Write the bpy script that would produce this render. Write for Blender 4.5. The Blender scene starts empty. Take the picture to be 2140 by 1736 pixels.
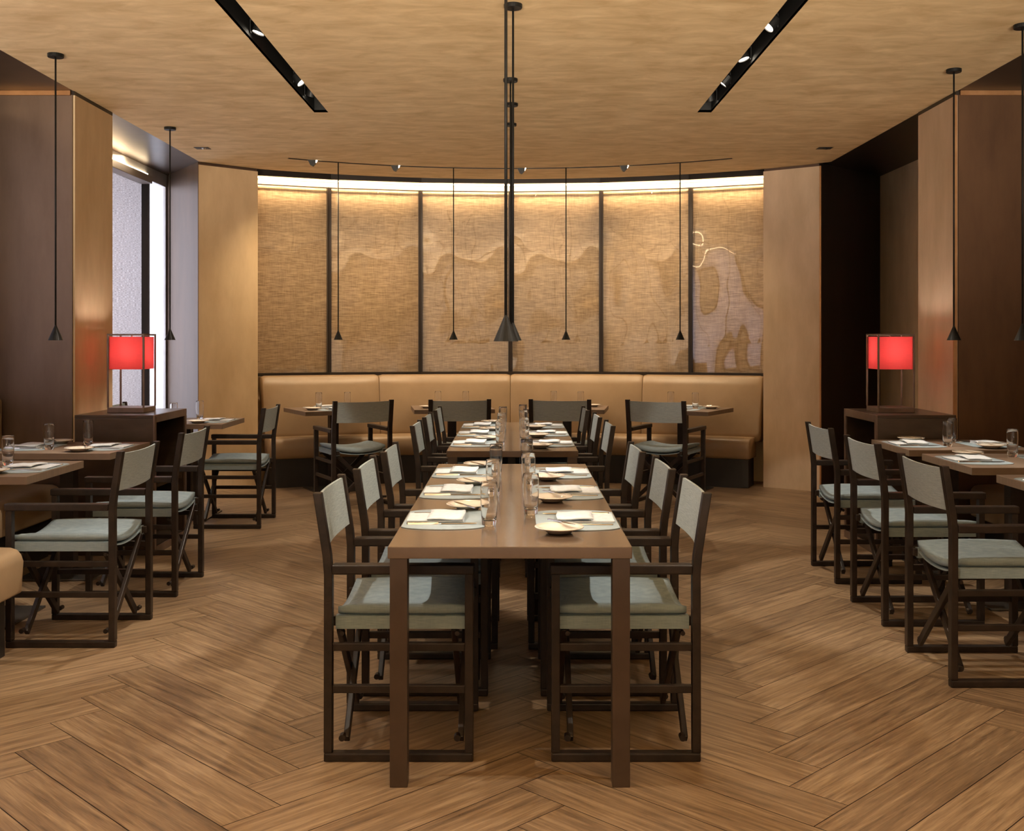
import bpy, bmesh, math, random
from mathutils import Vector, Matrix
random.seed(7)
PI = math.pi
SC = bpy.context.scene
COL = SC.collection

# ------------------------------------------------------------------ camera
EYE = 1.396
cam_data = bpy.data.cameras.new('camera')
cam = bpy.data.objects.new('camera', cam_data)
COL.objects.link(cam)
cam.location = (0, 0, EYE)
cam.rotation_euler = (PI / 2, 0, 0)
cam_data.sensor_fit = 'HORIZONTAL'
cam_data.sensor_width = 36
cam_data.lens = 36 * 2300 / 2140
cam_data.shift_x = -7 / 2140
cam_data.shift_y = -160 / 2140
cam_data.clip_start = 0.05
SC.camera = cam

# ------------------------------------------------------------------ world, exposure, large lights
world = bpy.data.worlds.new('world')
SC.world = world
world.use_nodes = True
wb = world.node_tree.nodes['Background']
wb.inputs[0].default_value = (1.0, 0.80, 0.58, 1)      # even warm fill, added through the open rear of the room
wb.inputs[1].default_value = 0.25
SC.view_settings.view_transform = 'Standard'
SC.view_settings.look = 'None'
SC.view_settings.gamma = 1
SC.view_settings.use_curve_mapping = False
SC.view_settings.exposure = 0.15
cy = SC.cycles
cy.max_bounces = 16
cy.diffuse_bounces = 5
cy.glossy_bounces = 8
cy.transmission_bounces = 16
cy.transparent_max_bounces = 12
cy.sample_clamp_indirect = 4.0
cy.caustics_reflective = False
cy.blur_glossy = 0.5


def look(o, target):
    d = Vector(target) - o.location
    o.rotation_euler = d.to_track_quat('-Z', 'Y').to_euler()


def area(name, loc, target, sx, sy, power, col):
    l = bpy.data.lights.new(name, 'AREA')
    l.shape = 'RECTANGLE'
    l.size = sx
    l.size_y = sy
    l.energy = power
    l.color = col
    o = bpy.data.objects.new(name, l)
    COL.objects.link(o)
    o.location = loc
    look(o, target)
    return o


def spot(name, loc, target, power, angle, blend, col, radius=0.03):
    l = bpy.data.lights.new(name, 'SPOT')
    l.energy = power
    l.spot_size = math.radians(angle)
    l.spot_blend = blend
    l.color = col
    l.shadow_soft_size = radius
    o = bpy.data.objects.new(name, l)
    COL.objects.link(o)
    o.location = loc
    look(o, target)
    return o


WARM = (1.0, 0.74, 0.46)
WARM2 = (1.0, 0.87, 0.70)
DAY = (0.78, 0.83, 1.0)
# daylight outside the left windows, falling through the woven blinds
area('daylight', (-4.1, 9.2, 1.7), (0, 9.2, 1.5), 3.4, 2.8, 190, DAY)
area('daylight', (-4.1, 4.6, 1.7), (0, 4.6, 1.5), 4.2, 2.8, 380, DAY)
# soft fill light added unseen behind the camera
area('rear_fill', (0, -3.6, 1.4), (0, 6, 2.2), 5.2, 2.4, 14, WARM2)
# unseen uplight added behind the camera to brighten the plaster ceiling
up = area('ceiling_fill', (0, -4.0, 0.5), (0, 0.5, 3.3), 8.0, 1.4, 640, WARM2)
up.data.spread = math.radians(57)

# ------------------------------------------------------------------ material helpers


def new_mat(name):
    m = bpy.data.materials.new(name)
    m.use_nodes = True
    nt = m.node_tree
    return m, nt, nt.nodes['Principled BSDF']


def L(nt, a, b):
    nt.links.new(a, b)


def noise_color(name, c1, c2, scale=(1, 1, 1), nscale=5, detail=5, rough=0.5, metal=0.0, bump=0.0, coord='Object',
                lo=0.35, hi=0.65, coat=0.0, coat_r=0.1, spec=0.5, bscale=None, distort=0.0, rvar=0.0):
    m, nt, p = new_mat(name)
    tc = nt.nodes.new('ShaderNodeTexCoord')
    mp = nt.nodes.new('ShaderNodeMapping')
    mp.inputs['Scale'].default_value = scale
    nz = nt.nodes.new('ShaderNodeTexNoise')
    nz.inputs['Scale'].default_value = nscale
    nz.inputs['Detail'].default_value = detail
    nz.inputs['Roughness'].default_value = 0.6
    nz.inputs['Distortion'].default_value = distort
    cr = nt.nodes.new('ShaderNodeValToRGB')
    cr.color_ramp.elements[0].position = lo
    cr.color_ramp.elements[0].color = (*c1, 1)
    cr.color_ramp.elements[1].position = hi
    cr.color_ramp.elements[1].color = (*c2, 1)
    L(nt, tc.outputs[coord], mp.inputs[0])
    L(nt, mp.outputs[0], nz.inputs['Vector'])
    L(nt, nz.outputs[0], cr.inputs[0])
    L(nt, cr.outputs[0], p.inputs['Base Color'])
    p.inputs['Roughness'].default_value = rough
    p.inputs['Metallic'].default_value = metal
    p.inputs['Specular IOR Level'].default_value = spec
    p.inputs['Coat Weight'].default_value = coat
    p.inputs['Coat Roughness'].default_value = coat_r
    if rvar:
        mr = nt.nodes.new('ShaderNodeMapRange')
        mr.inputs['To Min'].default_value = rough - rvar
        mr.inputs['To Max'].default_value = rough + rvar
        L(nt, nz.outputs[0], mr.inputs[0])
        L(nt, mr.outputs[0], p.inputs['Roughness'])
    if bump:
        bp = nt.nodes.new('ShaderNodeBump')
        bp.inputs['Strength'].default_value = bump
        bp.inputs['Distance'].default_value = 0.01
        if bscale:
            n2 = nt.nodes.new('ShaderNodeTexNoise')
            n2.inputs['Scale'].default_value = bscale
            n2.inputs['Detail'].default_value = 4
            L(nt, mp.outputs[0], n2.inputs['Vector'])
            L(nt, n2.outputs[0], bp.inputs['Height'])
        else:
            L(nt, nz.outputs[0], bp.inputs['Height'])
        L(nt, bp.outputs[0], p.inputs['Normal'])
    return m


def emit_mat(name, col, strength):
    m, nt, p = new_mat(name)
    p.inputs['Base Color'].default_value = (*col, 1)
    p.inputs['Emission Color'].default_value = (*col, 1)
    p.inputs['Emission Strength'].default_value = strength
    return m


def weave(name, c1, c2, k, bump, translucent=0.0, tcol=None, rough=0.7, gap=0.0, coord='Object', warp=(1, 1, 1)):
    """woven cloth: two crossed sets of irregular threads"""
    m, nt, p = new_mat(name)
    tc = nt.nodes.new('ShaderNodeTexCoord')
    outs = []
    for sc in ((k * 0.06 * warp[0], k * 0.06, k * warp[2]), (k * warp[0], k, k * 0.06 * warp[2])):
        mp = nt.nodes.new('ShaderNodeMapping')
        mp.inputs['Scale'].default_value = sc
        nz = nt.nodes.new('ShaderNodeTexNoise')
        nz.inputs['Scale'].default_value = 1.0
        nz.inputs['Detail'].default_value = 3
        L(nt, tc.outputs[coord], mp.inputs[0])
        L(nt, mp.outputs[0], nz.inputs['Vector'])
        outs.append(nz)
    mx = nt.nodes.new('ShaderNodeMath')
    mx.operation = 'MULTIPLY_ADD'
    L(nt, outs[0].outputs[0], mx.inputs[0])
    mx.inputs[1].default_value = 0.72
    ml = nt.nodes.new('ShaderNodeMath')
    ml.operation = 'MULTIPLY'
    ml.inputs[1].default_value = 0.28
    L(nt, outs[1].outputs[0], ml.inputs[0])
    L(nt, ml.outputs[0], mx.inputs[2])
    cr = nt.nodes.new('ShaderNodeValToRGB')
    cr.color_ramp.elements[0].position = 0.36
    cr.color_ramp.elements[0].color = (*c1, 1)
    cr.color_ramp.elements[1].position = 0.66
    cr.color_ramp.elements[1].color = (*c2, 1)
    L(nt, mx.outputs[0], cr.inputs[0])
    L(nt, cr.outputs[0], p.inputs['Base Color'])
    p.inputs['Roughness'].default_value = rough
    bp = nt.nodes.new('ShaderNodeBump')
    bp.inputs['Strength'].default_value = bump
    bp.inputs['Distance'].default_value = 0.004
    L(nt, mx.outputs[0], bp.inputs['Height'])
    L(nt, bp.outputs[0], p.inputs['Normal'])
    if translucent:
        tr = nt.nodes.new('ShaderNodeBsdfTranslucent')
        mix = nt.nodes.new('ShaderNodeMixShader')
        mix.inputs[0].default_value = translucent
        if tcol:
            tr.inputs[0].default_value = (*tcol, 1)
        else:
            L(nt, cr.outputs[0], tr.inputs[0])
        out = nt.nodes['Material Output']
        L(nt, p.outputs[0], mix.inputs[1])
        L(nt, tr.outputs[0], mix.inputs[2])
        L(nt, mix.outputs[0], out.inputs[0])
    return m


M = {}
M['ceiling'] = noise_color('ceiling_plaster', (0.54, 0.365, 0.175), (0.79, 0.59, 0.335), (1.5, 3.2, 1), 2.6, 14, 0.75, distort=0.5,
                           bump=0.12, lo=0.3, hi=0.7)
M['plaster'] = noise_color('pier_plaster', (0.58, 0.42, 0.245), (0.74, 0.57, 0.36), (2.2, 2.2, 0.8), 2.0, 8, 0.6,
                           bump=0.1, lo=0.3, hi=0.72)
M['plaster_pale'] = noise_color('pale_pier_plaster', (0.50, 0.37, 0.24), (0.68, 0.52, 0.37), (2.2, 2.2, 0.7), 2.0, 8,
                                0.6, bump=0.1, lo=0.3, hi=0.72)
M['bronze'] = noise_color('brushed_bronze', (0.115, 0.074, 0.052), (0.165, 0.110, 0.08), (2, 2, 0.5), 2.0, 6, 0.42,
                          metal=0.55, bump=0.03, bscale=160, rvar=0.05)
M['bronze_warm_lit'] = noise_color('warm_lit_bronze', (0.085, 0.040, 0.018), (0.13, 0.065, 0.03), (2, 2, 0.5), 2.0, 6, 0.42,
                               metal=0.55, bump=0.03, bscale=160, rvar=0.05)  # panel bronze again, the right niche's dim warm light put into its colour
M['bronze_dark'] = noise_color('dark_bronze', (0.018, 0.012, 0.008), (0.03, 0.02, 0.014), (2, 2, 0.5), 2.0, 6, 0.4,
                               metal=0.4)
M['bronze_soffit'] = noise_color('bronze_soffit', (0.06, 0.035, 0.022), (0.09, 0.055, 0.035), (2, 2, 0.5), 2.0, 6, 0.32,
                                 metal=0.6)
M['copper'] = noise_color('copper_edge', (0.35, 0.17, 0.07), (0.45, 0.24, 0.11), (1, 1, 1), 6, 4, 0.4, metal=0.8)
M['black'] = noise_color('black_metal', (0.008, 0.008, 0.008), (0.014, 0.013, 0.012), (1, 1, 1), 30, 3, 0.45)
M['void'] = noise_color('slot_black', (0.003, 0.003, 0.003), (0.006, 0.006, 0.005), (1, 1, 1), 30, 3, 0.7)
M['pendant'] = noise_color('pendant_black', (0.008, 0.008, 0.0075), (0.013, 0.0125, 0.012), (1, 1, 1), 40, 3, 0.45, spec=0.15)
M['table'] = noise_color('bronze_lacquer', (0.098, 0.062, 0.039), (0.12, 0.077, 0.049), (1, 14, 1), 5, 5, 0.2,
                         metal=0.15, coat=0.6, coat_r=0.12)
M['table_leg_shaded'] = noise_color('bronze_lacquer_matte_shaded', (0.05, 0.031, 0.021), (0.062, 0.039, 0.027), (1, 1, 1), 9, 5, 0.38,
                              metal=0.2)  # matte table bronze, with the shade on the legs darkened into its colour
M['sidetable'] = noise_color('side_table_wood', (0.15, 0.103, 0.07), (0.19, 0.133, 0.092), (1, 14, 1), 6, 5, 0.42)
M['wood'] = noise_color('espresso_wood', (0.013, 0.0085, 0.0065), (0.027, 0.0175, 0.013), (1, 1, 1), 18, 6, 0.42, bump=0.05, spec=0.3)
M['cabinet'] = noise_color('cabinet_bronze', (0.07, 0.045, 0.03), (0.10, 0.068, 0.045), (1, 1, 3), 3, 6, 0.3, metal=0.6)
M['mirror'] = noise_color('polished_bronze', (0.35, 0.24, 0.13), (0.4, 0.28, 0.16), (1, 1, 1), 3, 3, 0.12, metal=0.95)
M['plinth'] = noise_color('plinth_black', (0.008, 0.006, 0.005), (0.014, 0.01, 0.008), (1, 1, 1), 4, 3, 0.5)
M['leather'] = noise_color('tan_leather', (0.29, 0.198, 0.114), (0.34, 0.236, 0.14), (1, 1, 1), 5, 6, 0.36, bump=0.06,
                           bscale=220, lo=0.3, hi=0.7)
M['cloth_back'] = weave('grey_green_canvas', (0.27, 0.315, 0.325), (0.375, 0.435, 0.445), 420, 0.15, rough=0.85)
M['cloth_seat'] = weave('grey_blue_canvas', (0.18, 0.24, 0.275), (0.25, 0.32, 0.36), 420, 0.15, rough=0.85)
M['mat'] = noise_color('mat_leather', (0.27, 0.335, 0.37), (0.31, 0.38, 0.42), (1, 1, 1), 60, 3, 0.42, bump=0.03)
M['linen'] = weave('white_linen', (0.52, 0.55, 0.58), (0.64, 0.67, 0.70), 900, 0.08, rough=0.85)
M['china'] = noise_color('cream_china', (0.68, 0.60, 0.50), (0.72, 0.64, 0.54), (1, 1, 1), 3, 2, 0.12, coat=0.5, coat_r=0.05)
M['steel'] = noise_color('polished_steel', (0.62, 0.6, 0.57), (0.7, 0.68, 0.65), (1, 1, 1), 30, 2, 0.14, metal=1.0)
M['bulb'] = emit_mat('lamp_lens', (1.0, 0.88, 0.7), 14)
M['bulb_soft'] = emit_mat('pendant_lens', (1.0, 0.9, 0.74), 10)
M['led'] = emit_mat('led_strip', (1.0, 0.80, 0.52), 9)
M['blind'] = weave('brass_weave', (0.27, 0.175, 0.09), (0.60, 0.43, 0.25), 190, 0.45, rough=0.5)
M['blind_day'] = weave('sheer_weave', (0.36, 0.33, 0.32), (0.75, 0.72, 0.71), 330, 0.2, translucent=0.6, rough=0.7,
                       warp=(1, 1, 1))
M['sheer'] = weave('white_voile', (0.7, 0.7, 0.7), (0.85, 0.85, 0.86), 500, 0.02, translucent=0.6, rough=0.8)
M['jamb'] = noise_color('pale_jamb', (0.55, 0.52, 0.50), (0.62, 0.59, 0.57), (1, 1, 1), 3, 3, 0.5)
M['red'] = weave('red_silk', (0.62, 0.05, 0.05), (0.80, 0.09, 0.09), 300, 0.05, translucent=0.55, tcol=(1.0, 0.36, 0.37),
                 rough=0.8)
M['lamp_metal'] = noise_color('lamp_bronze', (0.14, 0.09, 0.065), (0.18, 0.12, 0.09), (1, 1, 1), 10, 3, 0.4, metal=0.6)
M['plate_metal'] = noise_color('base_steel', (0.10, 0.095, 0.09), (0.14, 0.13, 0.12), (1, 1, 1), 10, 3, 0.25, metal=0.7)


def glass_mat():
    m, nt, p = new_mat('clear_glass')
    p.inputs['Base Color'].default_value = (1, 1, 1, 1)
    p.inputs['Roughness'].default_value = 0.0
    p.inputs['IOR'].default_value = 1.47
    p.inputs['Transmission Weight'].default_value = 1.0
    return m


M['glass'] = glass_mat()


def pane_mat():
    """clear uneven window pane: see-through with rippled reflections"""
    m = bpy.data.materials.new('window_pane')
    m.use_nodes = True
    nt = m.node_tree
    for n in list(nt.nodes):
        if n.type == 'BSDF_PRINCIPLED':
            nt.nodes.remove(n)
    out = nt.nodes['Material Output']
    tc = nt.nodes.new('ShaderNodeTexCoord')
    mp = nt.nodes.new('ShaderNodeMapping')
    mp.inputs['Scale'].default_value = (1.3, 1, 0.9)
    nz = nt.nodes.new('ShaderNodeTexNoise')
    nz.inputs['Scale'].default_value = 0.9
    nz.inputs['Detail'].default_value = 1.5
    bp = nt.nodes.new('ShaderNodeBump')
    bp.inputs['Strength'].default_value = 1.0
    bp.inputs['Distance'].default_value = 0.05
    gl = nt.nodes.new('ShaderNodeBsdfGlossy')
    gl.inputs['Roughness'].default_value = 0.02
    tr = nt.nodes.new('ShaderNodeBsdfTransparent')
    mix = nt.nodes.new('ShaderNodeMixShader')
    lw = nt.nodes.new('ShaderNodeLayerWeight')
    lw.inputs['Blend'].default_value = 0.5
    pw = nt.nodes.new('ShaderNodeMath')
    pw.operation = 'POWER'
    pw.inputs[1].default_value = 4.0
    L(nt, lw.outputs['Facing'], pw.inputs[0])
    fr = nt.nodes.new('ShaderNodeMath')
    fr.operation = 'MULTIPLY_ADD'
    fr.inputs[1].default_value = 0.4
    fr.inputs[2].default_value = 0.075
    L(nt, pw.outputs[0], fr.inputs[0])
    L(nt, tc.outputs['Object'], mp.inputs[0])
    L(nt, mp.outputs[0], nz.inputs['Vector'])
    L(nt, nz.outputs[0], bp.inputs['Height'])
    L(nt, bp.outputs[0], gl.inputs['Normal'])
    L(nt, fr.outputs[0], mix.inputs[0])
    L(nt, tr.outputs[0], mix.inputs[1])
    L(nt, gl.outputs[0], mix.inputs[2])
    L(nt, mix.outputs[0], out.inputs[0])
    return m


M['pane'] = pane_mat()


def floor_mat():
    m, nt, p = new_mat('oak_planks')
    uv = nt.nodes.new('ShaderNodeUVMap')
    at = nt.nodes.new('ShaderNodeAttribute')
    at.attribute_name = 'rnd'
    # long streaky grain
    mp = nt.nodes.new('ShaderNodeMapping')
    mp.inputs['Scale'].default_value = (1.4, 26, 1)
    n1 = nt.nodes.new('ShaderNodeTexNoise')
    n1.inputs['Scale'].default_value = 1.6
    n1.inputs['Detail'].default_value = 8
    n1.inputs['Roughness'].default_value = 0.62
    n1.inputs['Distortion'].default_value = 0.5
    # cathedral figure
    mp2 = nt.nodes.new('ShaderNodeMapping')
    mp2.inputs['Scale'].default_value = (1.2, 7, 1)
    n2 = nt.nodes.new('ShaderNodeTexNoise')
    n2.inputs['Scale'].default_value = 1.0
    n2.inputs['Detail'].default_value = 2
    wv = nt.nodes.new('ShaderNodeMath')
    wv.operation = 'MULTIPLY'
    wv.inputs[1].default_value = 60
    sn = nt.nodes.new('ShaderNodeMath')
    sn.operation = 'SINE'
    # fine pores
    mp3 = nt.nodes.new('ShaderNodeMapping')
    mp3.inputs['Scale'].default_value = (12, 260, 1)
    n3 = nt.nodes.new('ShaderNodeTexNoise')
    n3.inputs['Scale'].default_value = 1.0
    n3.inputs['Detail'].default_value = 3
    for q in (mp, mp2, mp3):
        L(nt, uv.outputs[0], q.inputs[0])
    L(nt, mp.outputs[0], n1.inputs['Vector'])
    L(nt, mp2.outputs[0], n2.inputs['Vector'])
    L(nt, mp3.outputs[0], n3.inputs['Vector'])
    L(nt, n2.outputs[0], wv.inputs[0])
    L(nt, wv.outputs[0], sn.inputs[0])

    def ma(a, k, b):
        q = nt.nodes.new('ShaderNodeMath')
        q.operation = 'MULTIPLY_ADD'
        L(nt, a, q.inputs[0])
        q.inputs[1].default_value = k
        if isinstance(b, float):
            q.inputs[2].default_value = b
        else:
            L(nt, b, q.inputs[2])
        return q.outputs[0]
    v = ma(sn.outputs[0], 0.02, n1.outputs[0])
    v = ma(n3.outputs[0], 0.30, v)
    v = ma(at.outputs['Fac'], 0.16, v)
    v = ma(v, 1.0, -0.23)
    cr = nt.nodes.new('ShaderNodeValToRGB')
    e = cr.color_ramp.elements
    e[0].position = 0.27
    e[0].color = (0.095, 0.059, 0.034, 1)
    e[1].position = 0.74
    e[1].color = (0.36, 0.25, 0.148, 1)
    e2 = cr.color_ramp.elements.new(0.5)
    e2.color = (0.215, 0.139, 0.078, 1)
    L(nt, v, cr.inputs[0])
    L(nt, cr.outputs[0], p.inputs['Base Color'])
    p.inputs['Roughness'].default_value = 0.42
    bp = nt.nodes.new('ShaderNodeBump')
    bp.inputs['Strength'].default_value = 0.12
    bp.inputs['Distance'].default_value = 0.003
    L(nt, v, bp.inputs['Height'])
    L(nt, bp.outputs[0], p.inputs['Normal'])
    return m


M['floor'] = floor_mat()

# ------------------------------------------------------------------ geometry helpers


class MB:
    def __init__(self):
        self.bm = bmesh.new()

    def box(self, x0, x1, y0, y1, z0, z1, mat=None):
        vs = [Vector((x, y, z)) for x in (x0, x1) for y in (y0, y1) for z in (z0, z1)]
        if mat is not None:
            vs = [mat @ v for v in vs]
        v = [self.bm.verts.new(c) for c in vs]
        for f in ((0, 1, 3, 2), (4, 6, 7, 5), (0, 4, 5, 1), (2, 3, 7, 6), (0, 2, 6, 4), (1, 5, 7, 3)):
            self.bm.faces.new([v[i] for i in f])
        return self

    def bar(self, p0, p1, w, h, up=(0, 1, 0)):
        """rectangular bar from p0 to p1; w across 'up' x dir, h along up"""
        p0, p1 = Vector(p0), Vector(p1)
        d = (p1 - p0)
        ln = d.length
        d.normalize()
        upv = Vector(up)
        s = d.cross(upv).normalized()
        u = s.cross(d).normalized()
        mt = Matrix(((s.x, d.x, u.x, p0.x), (s.y, d.y, u.y, p0.y), (s.z, d.z, u.z, p0.z), (0, 0, 0, 1)))
        return self.box(-w / 2, w / 2, 0, ln, -h / 2, h / 2, mt)

    def prism(self, poly, z0, z1):
        lo = [self.bm.verts.new((x, y, z0)) for x, y in poly]
        hi = [self.bm.verts.new((x, y, z1)) for x, y in poly]
        n = len(poly)
        self.bm.faces.new(lo[::-1])
        self.bm.faces.new(hi)
        for i in range(n):
            self.bm.faces.new((lo[i], lo[(i + 1) % n], hi[(i + 1) % n], hi[i]))
        return self

    def lathe(self, prof, n=24, cx=0, cy=0, cz=0, mat=None, close=False):
        rings = []
        for r, z in prof:
            if r < 1e-6:
                p = Vector((cx, cy, cz + z))
                rings.append([self.bm.verts.new(mat @ p if mat else p)])
            else:
                ring = []
                for i in range(n):
                    a = 2 * PI * i / n
                    p = Vector((cx + r * math.cos(a), cy + r * math.sin(a), cz + z))
                    ring.append(self.bm.verts.new(mat @ p if mat else p))
                rings.append(ring)
        pairs = list(zip(rings, rings[1:]))
        if close:
            pairs.append((rings[-1], rings[0]))
        for a, b in pairs:
            if len(a) == 1 and len(b) == 1:
                continue
            for i in range(n):
                j = (i + 1) % n
                if len(a) == 1:
                    self.bm.faces.new((a[0], b[j], b[i]))
                elif len(b) == 1:
                    self.bm.faces.new((a[i], a[j], b[0]))
                else:
                    self.bm.faces.new((a[i], a[j], b[j], b[i]))
        return self

    def cyl(self, p0, p1, r, n=12):
        p0, p1 = Vector(p0), Vector(p1)
        d = p1 - p0
        q = d.to_track_quat('Z', 'Y').to_matrix().to_4x4()
        mt = Matrix.Translation(p0) @ q
        return self.lathe([(0, 0), (r, 0), (r, d.length), (0, d.length)], n, mat=mt)

    def grid(self, fn, nu, nv):
        """surface from fn(u, v), u and v in 0..1"""
        g = [[self.bm.verts.new(fn(i / nu, j / nv)) for j in range(nv + 1)] for i in range(nu + 1)]
        for i in range(nu):
            for j in range(nv):
                self.bm.faces.new((g[i][j], g[i + 1][j], g[i + 1][j + 1], g[i][j + 1]))
        return self

    def slab(self, top, bot, nu, nv):
        """closed slab between two surfaces"""
        gt = [[self.bm.verts.new(top(i / nu, j / nv)) for j in range(nv + 1)] for i in range(nu + 1)]
        gb = [[self.bm.verts.new(bot(i / nu, j / nv)) for j in range(nv + 1)] for i in range(nu + 1)]
        for i in range(nu):
            for j in range(nv):
                self.bm.faces.new((gt[i][j], gt[i + 1][j], gt[i + 1][j + 1], gt[i][j + 1]))
                self.bm.faces.new((gb[i][j], gb[i][j + 1], gb[i + 1][j + 1], gb[i + 1][j]))
        for i in range(nu):
            self.bm.faces.new((gt[i][0], gb[i][0], gb[i + 1][0], gt[i + 1][0]))
            self.bm.faces.new((gt[i][nv], gt[i + 1][nv], gb[i + 1][nv], gb[i][nv]))
        for j in range(nv):
            self.bm.faces.new((gt[0][j], gt[0][j + 1], gb[0][j + 1], gb[0][j]))
            self.bm.faces.new((gt[nu][j], gb[nu][j], gb[nu][j + 1], gt[nu][j + 1]))
        return self

    def mesh(self, name, bevel=0.0, seg=2, smooth=False):
        bm = self.bm
        bmesh.ops.recalc_face_normals(bm, faces=bm.faces)
        if bevel:
            ed = [e for e in bm.edges if len(e.link_faces) == 2 and e.calc_face_angle(0) > 0.6]
            bmesh.ops.bevel(bm, geom=ed, offset=bevel, segments=seg, profile=0.6, affect='EDGES', clamp_overlap=True)
        me = bpy.data.meshes.new(name)
        bm.to_mesh(me)
        bm.free()
        if smooth:
            for p in me.polygons:
                p.use_smooth = True
        return me


def obj(name, mb, mat, parent=None, bevel=0.0, seg=2, smooth=False, subsurf=0):
    me = mb.mesh(name, bevel, seg, smooth) if isinstance(mb, MB) else mb
    if not me.materials:
        me.materials.append(M[mat])
    o = bpy.data.objects.new(name, me)
    COL.objects.link(o)
    if parent is not None:
        o.parent = parent
    if subsurf:
        s = o.modifiers.new('subdivision', 'SUBSURF')
        s.levels = subsurf
        s.render_levels = subsurf
    return o


def tag(o, label, cat, group=None, kind=None):
    o['label'] = label
    o['category'] = cat
    if group:
        o['group'] = group
    if kind:
        o['kind'] = kind
    return o


def thing(name, label, cat, loc=(0, 0, 0), rz=0.0, group=None):
    o = bpy.data.objects.new(name, None)
    o.empty_display_size = 0.1
    COL.objects.link(o)
    o.location = loc
    o.rotation_euler = (0, 0, rz)
    return tag(o, label, cat, group)


def struct(name, mb, mat, label, bevel=0.0, cat=None, parent=None, smooth=False):
    o = obj(name, mb, mat, parent, bevel, smooth=smooth)
    if parent is None:
        o['kind'] = 'structure'
        o['label'] = label
        o['category'] = cat or name.split('_')[0]
    return o


def copy_tree(o, parent=None):
    c = o.copy()
    COL.objects.link(c)
    if parent is not None:
        c.parent = parent
    for ch in list(o.children):
        copy_tree(ch, c)
    return c


def place(proto, loc, rz, label, group=None):
    """first call uses the prototype itself, later calls copy it"""
    if proto.get('used'):
        c = copy_tree(proto)
    else:
        c = proto
        proto['used'] = 1
    c.location = loc
    c.rotation_euler = (0, 0, rz)
    c['label'] = label
    if group:
        c['group'] = group
    return c


# ------------------------------------------------------------------ floor: herringbone planks
PW, PK = 0.2, 6
PL = PW * PK
OX, OY = -0.701, 2.445
bm = bmesh.new()
uvl = bm.loops.layers.uv.new('UVMap')
rl = bm.loops.layers.float_color.new('rnd')
s2 = math.sqrt(2)
g = 0.0015


def add_plank(a0, a1, b0, b1, along_a):
    cx = ((a0 + a1) / 2 - (b0 + b1) / 2) / s2 + OX
    cyy = ((a0 + a1) / 2 + (b0 + b1) / 2) / s2 + OY
    if not (-4.9 < cx < 4.9 and -4.6 < cyy < 12.2):
        return
    r = random.random()
    du, dv = random.uniform(0, 40), random.uniform(0, 40)
    pts = [(a0 + g, b0 + g), (a1 - g, b0 + g), (a1 - g, b1 - g), (a0 + g, b1 - g)]
    vs = [bm.verts.new(((a - b) / s2 + OX, (a + b) / s2 + OY, 0)) for a, b in pts]
    f = bm.faces.new(vs)
    for lp, (a, b) in zip(f.loops, pts):
        lp[uvl].uv = (a + du, b + dv) if along_a else (b + du, a + dv)
        lp[rl] = (r, r, r, 1)


for m_ in range(-8, 9):
    for b in range(-80, 81):
        a0 = b + 2 * PK * m_
        add_plank(a0 * PW, (a0 + PK) * PW, b * PW, (b + 1) * PW, True)
    for a in range(-80, 81):
        b0 = a - 2 * PK + 1 + 2 * PK * m_
        add_plank(a * PW, (a + 1) * PW, b0 * PW, (b0 + PK) * PW, False)
me = bpy.data.meshes.new('floor')
bm.to_mesh(me)
bm.free()
me.materials.append(M['floor'])
fl = bpy.data.objects.new('floor', me)
COL.objects.link(fl)
tag(fl, 'oak plank floor laid in a large herringbone', 'floor', kind='structure')
struct('floor', MB().box(-5, 5, -4.8, 12.4, -0.06, -0.0025), 'plinth', 'dark joints under the oak planks', cat='floor')

# ------------------------------------------------------------------ ceiling with light slots
CZ = 3.0


def arc_edge(x):
    ax = abs(x + 0.0)
    if ax <= 2.43:
        return 6.42 + math.sqrt(4.63 ** 2 - (x + 0.04) ** 2)
    return 10.385 + (ax - 2.43) * (9.97 - 10.385) / (2.86 - 2.43)


def slot_mid(x):
    return 6.715 + math.sqrt(3.645 ** 2 - (x + 0.04) ** 2)


SL = [(-1.425, -1.325), (1.288, 1.388)]
xs = sorted(set([-2.86, 2.86, -2.43, 2.43, -2.02, 1.93] + [v for s in SL for v in s] +
                [round(-2.8 + 0.1 * i, 3) for i in range(57)]))
mb = MB()
for x0, x1 in zip(xs, xs[1:]):
    xm = (x0 + x1) / 2
    inslot = any(a < xm < b for a, b in SL)
    y_start = 7.8 if inslot else -4.5
    curved = -2.02 < xm < 1.93
    segs = []
    if curved:
        w = 0.028
        segs = [(lambda x: y_start, lambda x: slot_mid(x) - w), (lambda x: slot_mid(x) + w, arc_edge)]
    else:
        segs = [(lambda x: y_start, arc_edge)]
    for lo, hi in segs:
        pts = [(x0, lo(x0)), (x1, lo(x1)), (x1, hi(x1)), (x0, hi(x0))]
        mb.prism(pts, CZ, CZ + 0.018)
struct('ceiling', mb, 'ceiling', 'gold brushed plaster ceiling with three dark light slots')
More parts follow.
